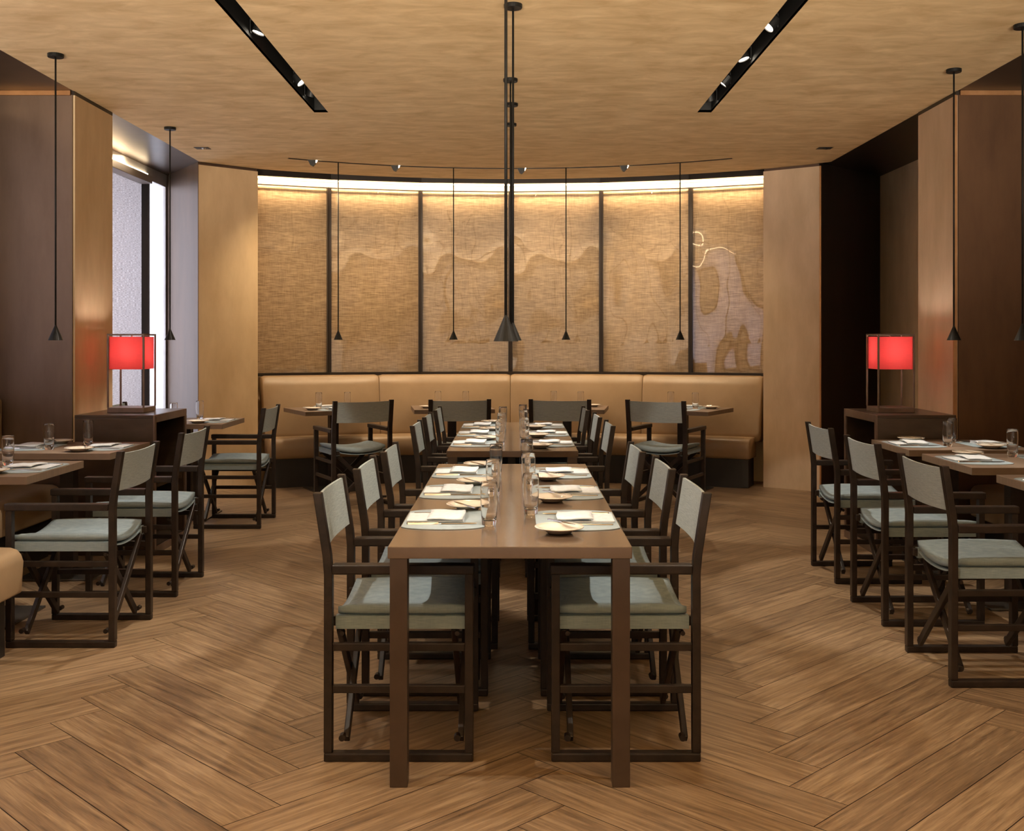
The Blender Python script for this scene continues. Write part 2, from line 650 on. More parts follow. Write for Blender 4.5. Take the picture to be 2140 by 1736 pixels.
# bronze soffits: side niches and the strip before the curved windows
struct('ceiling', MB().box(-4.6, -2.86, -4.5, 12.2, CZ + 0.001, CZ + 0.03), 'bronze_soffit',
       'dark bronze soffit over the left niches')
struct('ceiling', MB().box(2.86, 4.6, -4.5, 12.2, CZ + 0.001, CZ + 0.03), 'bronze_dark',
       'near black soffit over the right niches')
struct('ceiling', MB().box(-2.86, 2.86, 8.6, 12.2, CZ + 0.03, CZ + 0.06), 'bronze_soffit',
       'brown soffit strip above the curved windows')
for i, (a, b) in enumerate(SL):
    mb = MB()
    mb.box(a - 0.01, a, -4.5, 7.81, CZ + 0.0005, CZ + 0.14)
    mb.box(b, b + 0.01, -4.5, 7.81, CZ + 0.0005, CZ + 0.14)
    mb.box(a - 0.01, b + 0.01, -4.5, 7.81, CZ + 0.14, CZ + 0.15)
    mb.box(a - 0.01, b + 0.01, 7.8, 7.81, CZ + 0.0005, CZ + 0.14)
    struct('trim_%d' % (i + 1), mb, 'void', ('black recessed light slot in the ceiling, %s one' % ('left', 'right')[i]),
           cat='trim')

mb = MB()
sx = [-2.03 + 3.97 * i / 40 for i in range(41)]
for x0, x1 in zip(sx, sx[1:]):
    mb.prism([(x0, slot_mid(x0) - 0.035), (x1, slot_mid(x1) - 0.035), (x1, slot_mid(x1) + 0.035), (x0, slot_mid(x0) + 0.035)],
             CZ + 0.019, CZ + 0.028)
    mb.prism([(x0, slot_mid(x0) + 0.023), (x1, slot_mid(x1) + 0.023), (x1, slot_mid(x1) + 0.0285), (x0, slot_mid(x0) + 0.0285)],
             CZ - 0.001, CZ + 0.0188)
struct('trim_11', mb, 'bronze_dark', 'thin curved light slot in the ceiling before the windows', cat='trim')

# ------------------------------------------------------------------ side walls and piers
ZT = 2.975
for s, nm in ((-1, 'left'), (1, 'right')):
    pl = 'plaster' if s < 0 else 'plaster_pale'
    X = 2.855 * s
    o_ = 4.4 * s
    # gold pier between niches, bronze cladding on its camera side
    struct('wall_' + nm, MB().box(min(X, o_), max(X, o_), 7.135, 7.8, 0, ZT), pl, 'gold plaster pier on the %s, behind the red lamp' % nm)
    struct('wall_' + nm, MB().box(min(X + 0.012 * s, o_), max(X + 0.012 * s, o_), 7.12, 7.135, 0, ZT), 'bronze' if s < 0 else 'bronze_warm_lit',
           'brushed bronze wall panel beside the near %s tables' % nm)
    struct('trim_%d' % (3 if s < 0 else 4), MB().box(min(X, o_), max(X, o_), 7.128, 7.80, ZT, CZ), 'bronze_dark',
           'dark shadow gap above the %s pier' % nm, cat='trim')
    struct('trim_%d' % (5 if s < 0 else 6), MB().box(min(X + 0.02 * s, o_), max(X + 0.02 * s, o_), 7.105, 7.12, 2.97, 3.0), 'copper',
           'copper edge along the top of the %s bronze panel' % nm, cat='trim')

# left: far pier, return and window wall
struct('wall_left', MB().prism([(-2.87, 9.97), (-2.43, 10.385), (-2.59, 10.95), (-2.88, 10.6)], 0, ZT), 'plaster',
       'gold plaster pier left of the curved windows')
struct('trim_7', MB().prism([(-2.87, 9.985), (-2.44, 10.39), (-2.59, 10.95), (-2.88, 10.6)], ZT, CZ), 'bronze',
       'bronze shadow gap above the pier left of the curved windows', cat='trim')
struct('wall_left', MB().prism([(-3.42, 10.80), (-2.875, 9.97), (-2.86, 9.985), (-2.86, 10.5), (-3.3, 11.2)], 0, CZ), 'bronze',
       'angled bronze return wall beside the left window')
struct('wall_right', MB().prism([(2.34, 10.385), (2.78, 10.05), (2.80, 10.7), (2.54, 10.95)], 0, ZT), 'plaster_pale',
       'pale plaster pier right of the curved windows')
struct('trim_8', MB().prism([(2.35, 10.39), (2.78, 10.065), (2.80, 10.7), (2.54, 10.95)], ZT, CZ), 'bronze',
       'bronze shadow gap above the pier right of the curved windows', cat='trim')
struct('wall_right', MB().prism([(2.785, 10.045), (3.62, 10.88), (3.3, 11.3), (2.80, 10.7)], 0, CZ), 'bronze_dark',
       'near black angled return wall on the far right')
struct('trim_9', MB().prism([(2.775, 10.04), (2.787, 10.035), (2.80, 10.06), (2.785, 10.07)], 0, ZT), 'copper',
       'thin copper edge on the right pier corner', cat='trim')
struct('trim_10', MB().prism([(2.835, 7.123), (2.86, 7.123), (2.86, 7.132), (2.835, 7.132)], 0, ZT), 'copper',
       'painted highlight strip along the right gold pier corner', cat='trim')  # copper coloured strip added as the highlight on this corner
mb = MB()
mb.box(3.6, 4.5, 7.8, 12, 0, CZ)
struct('wall_right', mb, 'plaster', 'bronze outer wall of the far right niche')  # pale plaster colour stands in for light missing in this niche
mb = MB().box(3.3, 3.62, 10.86, 10.9, 0, 2.38).box(3.3, 3.62, 10.86, 10.9, 2.4, 2.78)
struct('wall_right', mb, 'plaster', 'dim bronze panels at the end of the far right niche')  # coloured paler than bronze, the dim light on the panels put into the colour
# left outer wall: jambs, sill and head around the blinds
mb = MB()
for (y0, y1, z0, z1) in ((7.75, 12, 2.88, CZ), (7.75, 12, 0, 0.35), (10.76, 11.4, 0.35, 2.88), (6.9, 7.85, 0, CZ),
                         (-4.5, 6.9, 2.88, CZ), (-4.5, 6.9, 0, 0.35), (-4.5, 2.5, 0.35, 2.88)):
    mb.box(-3.62, -3.42, y0, y1, z0, z1)
struct('wall_left', mb, 'jamb', 'pale outer wall around the left windows')
struct('wall_right', MB().box(3.42, 3.6, -4.5, 7.13, 0, CZ), 'bronze', 'bronze outer wall of the near right niche')


def day_window(n, y0, y1, mull, label):
    t = bpy.data.objects.new('window_%d' % n, None)
    COL.objects.link(t)
    t.location = (-3.42, y0, 0)
    t['kind'] = 'structure'
    t['label'] = label
    t['category'] = 'window'
    w = y1 - y0
    fr = MB()
    for yy in mull:
        fr.box(-0.04, 0.02, yy - y0 - 0.025, yy - y0 + 0.025, 0.35, 2.88)
    fr.box(-0.04, 0.015, 0, w, 0.33, 0.37)
    obj('window_frame', fr, 'bronze_dark', t)
    obj('blind', MB().box(-0.052, -0.048, 0, w, 0.37, 2.83), 'blind_day', t)
    cs = MB().box(-0.06, 0.06, 0, w - 0.05, 2.83, 2.90)
    obj('blind_cassette', cs, 'jamb', t, bevel=0.006)
    obj('light_strip', MB().box(-0.01, 0.02, 0.02, w - 0.05, 2.905, 2.925), 'led', t)
    if n == 1:
        cu = MB()
        N = 30
        fn = lambda u, v: Vector((-0.03 + 0.012 * math.sin(u * 22), w + 0.51 * u, 0.36 + 2.51 * v))
        cu.grid(fn, N, 1)
        obj('sheer_curtain', cu, 'sheer', t, smooth=True)
    return t


day_window(1, 7.8, 10.24, (10.21,), 'woven daylight blind in the left niche behind the red lamp')
day_window(2, 2.5, 6.9, (2.55, 4.7, 6.85), 'woven daylight blind beside the near left tables')
area('cove_light', (-3.36, 9.1, 2.93), (-3.55, 9.1, 1.6), 2.2, 0.04, 20, WARM).rotation_euler[2] += 0
SC.objects['cove_light'].rotation_euler = (0, math.radians(-8), PI / 2)
# ------------------------------------------------------------------ curved window wall
WC = (-0.05, 5.5)
WR = 5.8
angs = [-27.3, -18.2, -9.09, 0.0, 9.16, 18.1, 27.3]
angs = [math.radians(a) for a in angs]
ZB, ZH = 1.062, 2.91


def wp(a, r=WR):
    return Vector((WC[0] + r * math.sin(a), WC[1] + r * math.cos(a), 0))


for i in range(6):
    a, b = wp(angs[i]), wp(angs[i + 1])
    w = (b - a).length
    mid = (a + b) / 2
    th = math.atan2(b.y - a.y, b.x - a.x)
    names = ('first panel from the left', 'second panel from the left', 'panel left of the centre mullion',
             'panel right of the centre mullion', 'second panel from the right', 'first panel from the right')
    t = bpy.data.objects.new('window_%d' % (i + 3), None)
    COL.objects.link(t)
    t.location = mid
    t.rotation_euler = (0, 0, th)
    t['kind'] = 'structure'
    t['label'] = 'curved wall window with a brass woven blind, ' + names[i]
    t['category'] = 'window'
    h = w / 2
    obj('blind', MB().box(-h + 0.02, h - 0.02, 0.035, 0.04, ZB, ZH), 'blind', t)
    obj('pane', MB().box(-h + 0.02, h - 0.02, -0.004, 0.0, ZB, ZH - 0.02), 'pane', t)
    fr = MB()
    fr.box(-h - 0.01, h + 0.01, -0.006, 0.004, ZH - 0.012, ZH)
    fr.box(-h - 0.012, h + 0.012, -0.05, 0.03, ZB - 0.03, ZB)
    fr.box(-h - 0.004, -h + 0.02, -0.02, 0.04, ZB, ZH)
    fr.box(h - 0.02, h + 0.004, -0.02, 0.04, ZB, ZH)
    obj('window_frame', fr, 'bronze_dark', t)
    obj('pelmet', MB().box(-h - 0.012, h + 0.012, -0.11, -0.095, 2.975, 3.03), 'bronze_dark', t)
    obj('light_strip', MB().box(-h, h, -0.02, 0.0, 2.965, 2.98), 'led', t)
    obj('cove_board', MB().box(-h - 0.01, h + 0.01, 0.03, 0.045, ZH + 0.006, 3.03), 'plaster', t)
    lt = area('cove_light', (0, -0.05, 2.955), (0, 0.0, 0), w * 0.95, 0.03, 8, WARM)
    lt.parent = t
    lt.rotation_euler = (math.radians(14), 0, 0)
# solid wall behind the blinds
mb = MB()
poly = [tuple(wp(a, WR + 0.05)[:2]) for a in angs] + [tuple(wp(a, WR + 0.25)[:2]) for a in angs[::-1]]
n = len(angs)
for i in range(n - 1):
    p0, p1 = wp(angs[i], WR + 0.055), wp(angs[i + 1], WR + 0.055)
    q0, q1 = wp(angs[i], WR + 0.25), wp(angs[i + 1], WR + 0.25)
    mb.prism([(p0.x, p0.y), (p1.x, p1.y), (q1.x, q1.y), (q0.x, q0.y)], 0, 3.03)
struct('wall_back', mb, 'plaster', 'curved wall behind the woven blinds and the banquette')
# close the far corners
struct('wall_back', MB().box(-4.6, 4.6, 12.0, 12.2, 0, 3.05), 'bronze_dark', 'dark rear wall closing the room')
struct('wall_back', MB().box(-4.6, -3.0, 11.25, 11.4, 0, 3.0), 'jamb', 'pale rear wall beside the left window')

# ------------------------------------------------------------------ curved banquette


def sweep_section(a0, a1, prof, bulge, nt_=20, gap=0.0015):
    """closed cushion: profile points (r, z, pillow) swept between angles, pinched at the seams"""
    mb = MB()
    R0 = 5.4
    a0 += gap / R0
    a1 -= gap / R0
    rings = []
    cr = sum(p[0] for p in prof) / len(prof)
    cz = sum(p[1] for p in prof) / len(prof)
    ts = [0, 0.004, 0.012, 0.03, 0.06] + [0.1 + 0.8 * i / (nt_ - 1) for i in range(nt_)] + [0.94, 0.97, 0.988, 0.996, 1]
    for t in ts:
        e = min(t, 1 - t)
        k = 1 - max(0.0, 1 - e / 0.03) ** 2.2          # seam rounding
        pil = 1 - (abs(2 * t - 1)) ** 4
        ring = []
        for (r, z, pw) in prof:
            rr = r + (cr - r) * 0.10 * (1 - k) - bulge * pw * pil
            zz = z + (cz - z) * 0.06 * (1 - k)
            a = a0 + (a1 - a0) * t
            ring.append(mb.bm.verts.new((WC[0] + rr * math.sin(a), WC[1] + rr * math.cos(a), zz)))
        rings.append(ring)
    m_ = len(prof)
    for ra, rb in zip(rings, rings[1:]):
        for i in range(m_):
            j = (i + 1) % m_
            mb.bm.faces.new((ra[i], ra[j], rb[j], rb[i]))
    mb.bm.faces.new(rings[0])
    mb.bm.faces.new(rings[-1][::-1])
    return mb


back_prof = [(5.66, 0.40, 0), (5.455, 0.42, 0)]
for k in range(1, 10):
    t = k / 10
    back_prof.append((5.455 + 0.13 * t ** 1.2, 0.44 + 0.56 * t, math.sin(PI * t)))
back_prof += [(5.60, 1.022, 0.2), (5.63, 1.036, 0), (5.67, 1.04, 0), (5.72, 1.03, 0), (5.73, 0.9, 0)]
seat_prof = [(5.245, 0.27, 0), (5.225, 0.28, 0), (5.215, 0.31, 0.3), (5.21, 0.36, 0.5), (5.213, 0.41, 0.3), (5.225, 0.44, 0),
             (5.25, 0.457, 0), (5.29, 0.466, 0), (5.38, 0.468, 0), (5.5, 0.464, 0), (5.52, 0.44, 0), (5.52, 0.27, 0)]
bq = thing('banquette', 'long curved tan leather banquette under the brass woven windows', 'banquette')
sa = [-25.2, -13.5, 0.0, 13.6, 25.6]
for i in range(4):
    a0, a1 = math.radians(sa[i]), math.radians(sa[i + 1])
    obj('backrest', sweep_section(a0, a1, back_prof, 0.03), 'leather', bq, smooth=True)
sb = [-25.2, -12.9, 0.0, 12.6, 25.2]
for i in range(4):
    a0, a1 = math.radians(sb[i]), math.radians(sb[i + 1])
    obj('seat', sweep_section(a0, a1, seat_prof, 0.008), 'leather', bq, smooth=True)
pp = [(5.26, 0.0, 0), (5.26, 0.272, 0), (5.5, 0.272, 0), (5.5, 0.0, 0)]
obj('plinth', sweep_section(math.radians(-25), math.radians(25), pp, 0), 'plinth', bq)


def straight_bench(label, x_front, x_back, y0, y1, zt, loc_sign, backrest=True, ends=2):
    """bench along Y; front edge at x_front"""
    s = 1 if x_front > x_back else -1
    t = thing('bench', label, 'bench', ((x_front + x_back) / 2, (y0 + y1) / 2, 0))
    cx, cy_ = (x_front + x_back) / 2, (y0 + y1) / 2
    zb = zt - 0.2
    prof = [(0, zb), (0.0, zb + 0.02), (0.008, zt - 0.06), (-0.003, zt - 0.03), (-0.02, zt - 0.01), (-0.05, zt), (-0.2, zt + 0.004)]
    segs = max(1, round((y1 - y0) / 1.9))
    for k in range(segs):
        ya = y0 + (y1 - y0) * k / segs + 0.002
        yb = y0 + (y1 - y0) * (k + 1) / segs - 0.002
        mb = MB()
        pr = [(x_front + s * p, z) for p, z in prof] + [(x_back, zt), (x_back, zb)]
        ra = [mb.bm.verts.new((p - cx, ya - cy_, z)) for p, z in pr]
        rb = [mb.bm.verts.new((p - cx, yb - cy_, z)) for p, z in pr]
        for i in range(len(pr)):
            j = (i + 1) % len(pr)
            mb.bm.faces.new((ra[i], ra[j], rb[j], rb[i]))
        mb.bm.faces.new(ra)
        mb.bm.faces.new(rb[::-1])
        obj('seat', mb, 'leather', t, bevel=0.012, seg=3, smooth=True)
    lo, hi = sorted((x_front - s * 0.07 - cx, x_back - cx))
    obj('plinth', MB().box(lo, hi, y0 - cy_, y1 - 0.02 - cy_, 0, zb + 0.002), 'plinth', t)
    if backrest:
        lo, hi = sorted((x_back - cx, x_back + s * 0.1 - cx))
        obj('backrest', MB().box(lo, hi, y0 - cy_, y1 - cy_, zt + 0.006, 1.02), 'leather', t, bevel=0.03, seg=3, smooth=True)
    return t


straight_bench('tan leather bench in the left niche, behind the left side tables', -2.93, -3.40, 3.6, 7.09, 0.46, -1)
straight_bench('tan leather bench in the right niche, behind the right side tables', 2.93, 3.40, 2.6, 7.09, 0.46, 1)
straight_bench('end of a tan leather bench cropped by the left edge of the picture', -2.18, -2.78, 2.6, 4.87, 0.475, -1, False)

# ------------------------------------------------------------------ director chair


def make_chair():
    t = thing('director_chair', '', 'chair')
    W = 0.53 / 2
    D = 0.494 / 2
    pw, pd = 0.036, 0.028
    for s in (-1, 1):
        xc = s * (W - pw / 2)
        # back leg: upright, then leaning back above the arm
        mb = MB()
        prof = [(-D, 0.03), (-D + 0.001, 0.62), (-D - 0.004, 0.68), (-D - 0.036, 0.887)]
        lv = []
        for (y, z) in prof:
            lv.append([mb.bm.verts.new((xc + dx, y + dy, z)) for dx, dy in
                       ((-pw / 2, 0), (pw / 2, 0), (pw / 2, pd), (-pw / 2, pd))])
        for a, b in zip(lv, lv[1:]):
            for i in range(4):
                j = (i + 1) % 4
                mb.bm.faces.new((a[i], a[j], b[j], b[i]))
        mb.bm.faces.new(lv[0][::-1])
        mb.bm.faces.new(lv[-1])
        bl = obj('back_leg', mb, 'wood', t, bevel=0.003)
        fl_ = obj('front_leg', MB().box(xc - pw / 2, xc + pw / 2, D - pd, D, 0.03, 0.619), 'wood', t, bevel=0.003)
        obj('armrest', MB().box(xc - 0.024, xc + 0.024, -D + pd, D + 0.004, 0.619, 0.651), 'wood', t, bevel=0.006, seg=3)
        obj('base_rail', MB().box(xc - pw / 2, xc + pw / 2, -D, D, 0.0, 0.03), 'wood', t, bevel=0.006)
        for z0 in (0.225, 0.364):
            obj('stretcher', MB().box(xc - 0.011, xc + 0.011, -D + pd, D - pd, z0, z0 + 0.026), 'wood', t, bevel=0.003)
        # seat rail the sling wraps around
        xa, xb = sorted((s * (W - pw - 0.010), s * (W - pw - 0.034)))
        obj('seat_rail', MB().box(xa, xb, -D + 0.014, D - 0.008, 0.438, 0.470), 'wood', t, bevel=0.003)
        # pegs
        for yy in (-D + 0.055, D - 0.055):
            lg = bl if yy < 0 else fl_
            obj('peg', MB().cyl((xc - s * pw / 2, yy, 0.066), (xc - s * (pw / 2 + 0.03), yy, 0.066), 0.011, 10), 'wood', lg)
            obj('peg', MB().cyl((xc - s * pw / 2, yy, 0.415), (xc - s * (pw / 2 + 0.03), yy, 0.415), 0.008, 10), 'wood', lg)
    # crossing braces front and back
    for yy in (-D + 0.055, D - 0.055):
        for s in (-1, 1):
            off = 0.011 * s
            obj('cross_brace', MB().bar((s * (W - 0.066), yy + off, 0.052), (-s * (W - 0.062), yy + off, 0.432), 0.032, 0.02,
                                        up=(0, 1, 0)), 'wood', t, bevel=0.004)
    # slung seat: wraps the rails, sags in the middle
    xi = W - pw - 0.004

    def sag(u):
        x = (2 * u - 1)
        return 0.470 - 0.034 * (1 - abs(x) ** 2.2)

    def top(u, v):
        return Vector(((2 * u - 1) * xi, -D + 0.035 + (2 * D - 0.06) * v, sag(u)))

    def bot(u, v):
        x = abs(2 * u - 1)
        z = sag(u) - 0.006
        if x > 0.86:
            z -= 0.034 * min(1, (x - 0.86) / 0.07)
        return Vector(((2 * u - 1) * xi, -D + 0.035 + (2 * D - 0.06) * v, z))
    sl = MB().slab(top, bot, 28, 4)
    for s in (-1, 1):
        # sleeves wrapped round the rails
        xa, xb = sorted((s * (xi + 0.0015), s * (xi - 0.036)))
        sl.box(xa, xb, -D + 0.034, D - 0.024, 0.430, 0.472)
    obj('seat', sl, 'cloth_seat', t, smooth=False, bevel=0.0)

    # loose cushion
    xw = xi + 0.0

    def ctop(u, v):
        x, y = 2 * u - 1, 2 * v - 1
        e = max(abs(x) ** 7, abs(y) ** 7)
        rx = 1 - 0.03 * abs(y) ** 3
        return Vector((x * xw * 0.99 * rx, 0.012 + y * (D - 0.022) * (1 - 0.03 * abs(x) ** 3),
                       sag(u) + 0.047 - 0.014 * e + 0.006 * (1 - y * y)))

    def cbot(u, v):
        x, y = 2 * u - 1, 2 * v - 1
        rx = 1 - 0.03 * abs(y) ** 3
        e = max(abs(x) ** 7, abs(y) ** 7)
        return Vector((x * xw * 0.99 * rx, 0.012 + y * (D - 0.022) * (1 - 0.03 * abs(x) ** 3), sag(u) + 0.0035 + 0.009 * e))
    obj('seat_cushion', MB().slab(ctop, cbot, 20, 16), 'cloth_seat', t, smooth=True, bevel=0.0)
    # canvas back: taut band bowed backwards between the posts
    def yb(x, z):
        lean = -0.004 - 0.032 * (z - 0.68) / 0.207
        return -D + 0.02 + lean - 0.016 * (1 - x * x)

    def bt(u, v):
        x = 2 * u - 1
        z = 0.700 + 0.172 * v + (0.004 * x * x)
        return Vector((x * (W - pw + 0.003), yb(x, z), z))

    def bb(u, v):
        p = bt(u, v)
        return p + Vector((0, -0.009, 0))
    obj('backrest', MB().slab(bt, bb, 14, 4), 'cloth_back', t, smooth=False)
    return t


chair = make_chair()
CH = []
RIGHT, LEFT = -PI / 2, PI / 2           # facing +X / facing -X
cs = [
    ('nearest of the left row at the near long table', -0.386, 3.895, RIGHT),
    ('middle one of the left row at the near long table', -0.354, 4.56, RIGHT),
    ('farthest of the left row at the near long table', -0.326, 5.21, RIGHT),
    ('nearest of the right row at the near long table', 0.366, 3.895, LEFT),
    ('middle one of the right row at the near long table', 0.346, 4.56, LEFT),
    ('farthest of the right row at the near long table', 0.305, 5.21, LEFT),
    ('nearest of the left row at the far long table', -0.336, 6.70, RIGHT),
    ('middle one of the left row at the far long table', -0.325, 7.41, RIGHT),
    ('farthest of the left row at the far long table', -0.304, 8.10, RIGHT),
    ('nearest of the right row at the far long table', 0.305, 6.70, LEFT),
    ('middle one of the right row at the far long table', 0.283, 7.41, LEFT),
    ('farthest of the right row at the far long table', 0.247, 8.10, LEFT),
    ('at the front left side table, nearest on that side', -2.057, 5.235, LEFT),
    ('behind the nearest left chair, before the left sideboard', -2.077, 6.21, LEFT),
    ('alone on the floor before the left gold pier', -2.12, 8.35, LEFT),
    ('half hidden behind the left sideboard', -2.90, 8.68, RIGHT),
    ('farthest of the three on the right side', 2.07, 6.53, RIGHT),
    ('middle one of the three on the right side', 2.03, 5.60, RIGHT),
    ('nearest of the three on the right side', 1.99, 4.665, RIGHT),
    ('seen from behind, leftmost before the curved banquette', -1.385, 9.37, math.radians(28)),
    ('seen from behind, left of centre before the curved banquette', -0.505, 9.55, math.radians(8)),
    ('seen from behind, right of centre before the curved banquette', 0.413, 9.55, math.radians(-8)),
    ('seen from behind, rightmost before the curved banquette', 1.287, 9.37, math.radians(-28)),
]
for lab, x, y, rz in cs:
    grp = 'director chairs around the dining tables'
    place(chair, (x, y, 0), rz, 'dark wood canvas director chair ' + lab, grp)

# ------------------------------------------------------------------ tables
TZ = 0.75


def long_table(label, y0, y1):
    x0, x1 = -0.397, 0.363
    cx, cy_ = (x0 + x1) / 2, (y0 + y1) / 2
    t = thing('long_table', label, 'table', (cx, cy_, 0), 0, 'long communal tables')
    hw, hl = (x1 - x0) / 2, (y1 - y0) / 2
    obj('tabletop', MB().box(-hw, hw, -hl, hl, TZ - 0.037, TZ), 'table', t, bevel=0.002)
    for sx in (-1, 1):
        for sy in (-1, 1):
            xa, xb = sorted((sx * (hw - 0.006), sx * (hw - 0.061)))
            ya, yb_ = sorted((sy * (hl - 0.004), sy * (hl - 0.059)))
            obj('leg', MB().box(xa, xb, ya, yb_, 0, TZ - 0.037), 'table_leg_shaded', t, bevel=0.002)


long_table('long bronze lacquered dining table nearest the camera, set for six', 3.42, 5.69)
long_table('long bronze lacquered dining table behind the near one, set for six', 6.35, 8.54)


def small_table():
    t = thing('pedestal_table', '', 'table')
    obj('tabletop', MB().box(-0.37, 0.37, -0.34, 0.34, TZ - 0.038, TZ), 'sidetable', t, bevel=0.002)
    obj('column', MB().box(-0.04, 0.04, -0.04, 0.04, 0.012, TZ - 0.038), 'wood', t, bevel=0.002)
    obj('base_plate', MB().box(-0.22, 0.22, -0.22, 0.22, 0, 0.012), 'plate_metal', t, bevel=0.003)
    return t


st = small_table()
tabs = [
    ('front left side', -2.66, 5.50, 0), ('middle left side', -2.66, 6.56, 0), ('far left corner', -2.59, 8.68, 0),
    ('front right side', 2.66, 4.90, 0), ('middle right side', 2.66, 5.86, 0), ('far right side', 2.66, 6.74, 0),
    ('leftmost banquette', -1.69, 10.21, 28), ('left middle banquette', -0.60, 10.40, 8),
    ('right middle banquette', 0.49, 10.40, -8), ('rightmost banquette', 1.555, 10.21, -30)]
for nm, x, y, r in tabs:
    place(st, (x, y, 0), math.radians(r), 'small square wood topped pedestal table, the %s one' % nm, 'small pedestal tables')

# ------------------------------------------------------------------ tableware prototypes


def make_glass():
    t = MB()
    outer = [(0, 0), (0.0225, 0), (0.0245, 0.002), (0.027, 0.03), (0.0295, 0.07), (0.0305, 0.10), (0.0300, 0.13), (0.0289, 0.1495), (0.0285, 0.1508)]
    inner = [(0.0281, 0.1508), (0.0277, 0.1495), (0.0286, 0.13), (0.0291, 0.10), (0.028, 0.07), (0.025, 0.035), (0.021, 0.021), (0.012, 0.018), (0, 0.0175)]
    t.lathe(outer + inner, 28)
    o = obj('tumbler', t, 'glass', smooth=True)
    return tag(o, '', 'glass')


def make_plate():
    pr = [(0, 0.004), (0.035, 0.004), (0.038, 0), (0.043, 0), (0.048, 0.006), (0.066, 0.012), (0.082, 0.017), (0.0825, 0.019),
          (0.081, 0.0205), (0.066, 0.016), (0.052, 0.011), (0.046, 0.008), (0, 0.0075)]
    o = obj('bread_plate', MB().lathe(pr, 40), 'china', smooth=True)
    return tag(o, '', 'plate')


def make_mat():
    # straight sides along the table edge, bowed ends
    pts = []
    hx, hy = 0.143, 0.155      # local y is across (short), x is long
    N = 14

    def superp(k):
        pts_ = []
        for i in range(N + 1):
            a = -1 + 2 * i / N
            yy = a * hx
            xx = hy + 0.065 * math.sqrt(max(0, 1 - (a * 0.985) ** 2))
            pts_.append((xx, yy))
        return pts_
    r = superp(1)
    poly = r + [(-x, -y) for x, y in r]
    o = obj('placemat', MB().prism(poly, 0, 0.003), 'mat', bevel=0.001)
    return tag(o, '', 'placemat')


def make_napkin():
    t = thing('napkin', '', 'napkin')
    a = MB()
    # lower folded layers
    for k in range(3):
        z = 0.0005 + 0.0022 * k
        d = 0.0025 * k
        a.slab(lambda u, v: Vector((-0.085 + 0.17 * u + d * 0.4, -0.105 + 0.195 * v - d, z + 0.0021 + 0.0006 * math.sin(7 * u + k))),
               lambda u, v: Vector((-0.085 + 0.17 * u + d * 0.4, -0.105 + 0.195 * v - d, z + 0.0004)), 8, 6)
    obj('folded_cloth', a, 'linen', t, smooth=False)
    b = MB()

    def tp(u, v):
        return Vector((-0.09 + 0.18 * u, -0.035 + 0.125 * v + 0.004 * math.sin(5 * u),
                       0.0165 + 0.0035 * math.sin(3.1 * u + 0.5) + 0.002 * math.sin(6 * v)))
    b.slab(tp, lambda u, v: tp(u, v) - Vector((0, 0, 0.0055 - 0.002 * math.sin(PI * u))), 12, 8)
    obj('folded_band', b, 'linen', t, smooth=True)
    # hidden fold connecting band to the layers
    c = MB().box(-0.083, 0.083, 0.06, 0.084, 0.006, 0.0135)
    obj('fold_edge', c, 'linen', t, bevel=0.002)
    return t


def outline_solid(pts, th, zf):
    """pts: list of (y, half width); solid strip with height function"""
    mb = MB()
    rings = []
    for y, w in pts:
        z = zf(y)
        rings.append([mb.bm.verts.new((-w, y, z)), mb.bm.verts.new((w, y, z)), mb.bm.verts.new((w * 0.7, y, z + th)),
                      mb.bm.verts.new((-w * 0.7, y, z + th))])
    for a, b in zip(rings, rings[1:]):
        for i in range(4):
            j = (i + 1) % 4
            mb.bm.faces.new((a[i], a[j], b[j], b[i]))
    mb.bm.faces.new(rings[0][::-1])
    mb.bm.faces.new(rings[-1])
    return mb


def make_knife():
    t = thing('table_knife', '', 'knife')
    obj('handle', outline_solid([(-0.12, 0.005), (-0.116, 0.008), (-0.09, 0.009), (-0.03, 0.006), (-0.01, 0.005)], 0.006,
                                lambda y: 0.0003), 'steel', t, smooth=False)
    obj('blade', outline_solid([(-0.01, 0.005), (0.0, 0.009), (0.06, 0.010), (0.10, 0.008), (0.122, 0.002)], 0.002,
                               lambda y: 0.0015), 'steel', t)
    return t


def make_fork():
    t = thing('table_fork', '', 'fork')
    zf = lambda y: 0.0005 + 0.008 * max(0, (y + 0.02) / 0.12) * (1.4 - max(0, (y + 0.02) / 0.12))
    obj('handle', outline_solid([(-0.10, 0.005), (-0.096, 0.008), (-0.06, 0.007), (0.0, 0.003), (0.03, 0.004), (0.045, 0.011),
                                 (0.055, 0.012)], 0.0022, zf), 'steel', t)
    mb = MB()
    for k in range(4):
        x = -0.0095 + 0.0063 * k
        mb.bar((x, 0.054, zf(0.054) + 0.001), (x, 0.098, zf(0.098) + 0.001), 0.0028, 0.002, up=(0, 0, 1))
    obj('tines', mb, 'steel', t)
    return t


def make_butter_knife():
    t = thing('butter_knife', '', 'knife')
    obj('handle', outline_solid([(-0.085, 0.003), (-0.08, 0.005), (-0.02, 0.0035), (0, 0.003)], 0.003, lambda y: 0.0), 'steel', t)
    obj('blade', outline_solid([(0, 0.003), (0.01, 0.007), (0.05, 0.007), (0.075, 0.002)], 0.0015, lambda y: 0.0005), 'steel', t)
    return t


P = dict(glass=make_glass(), plate=make_plate(), mat=make_mat(), napkin=make_napkin(), knife=make_knife(), fork=make_fork(),
         butter=make_butter_knife())


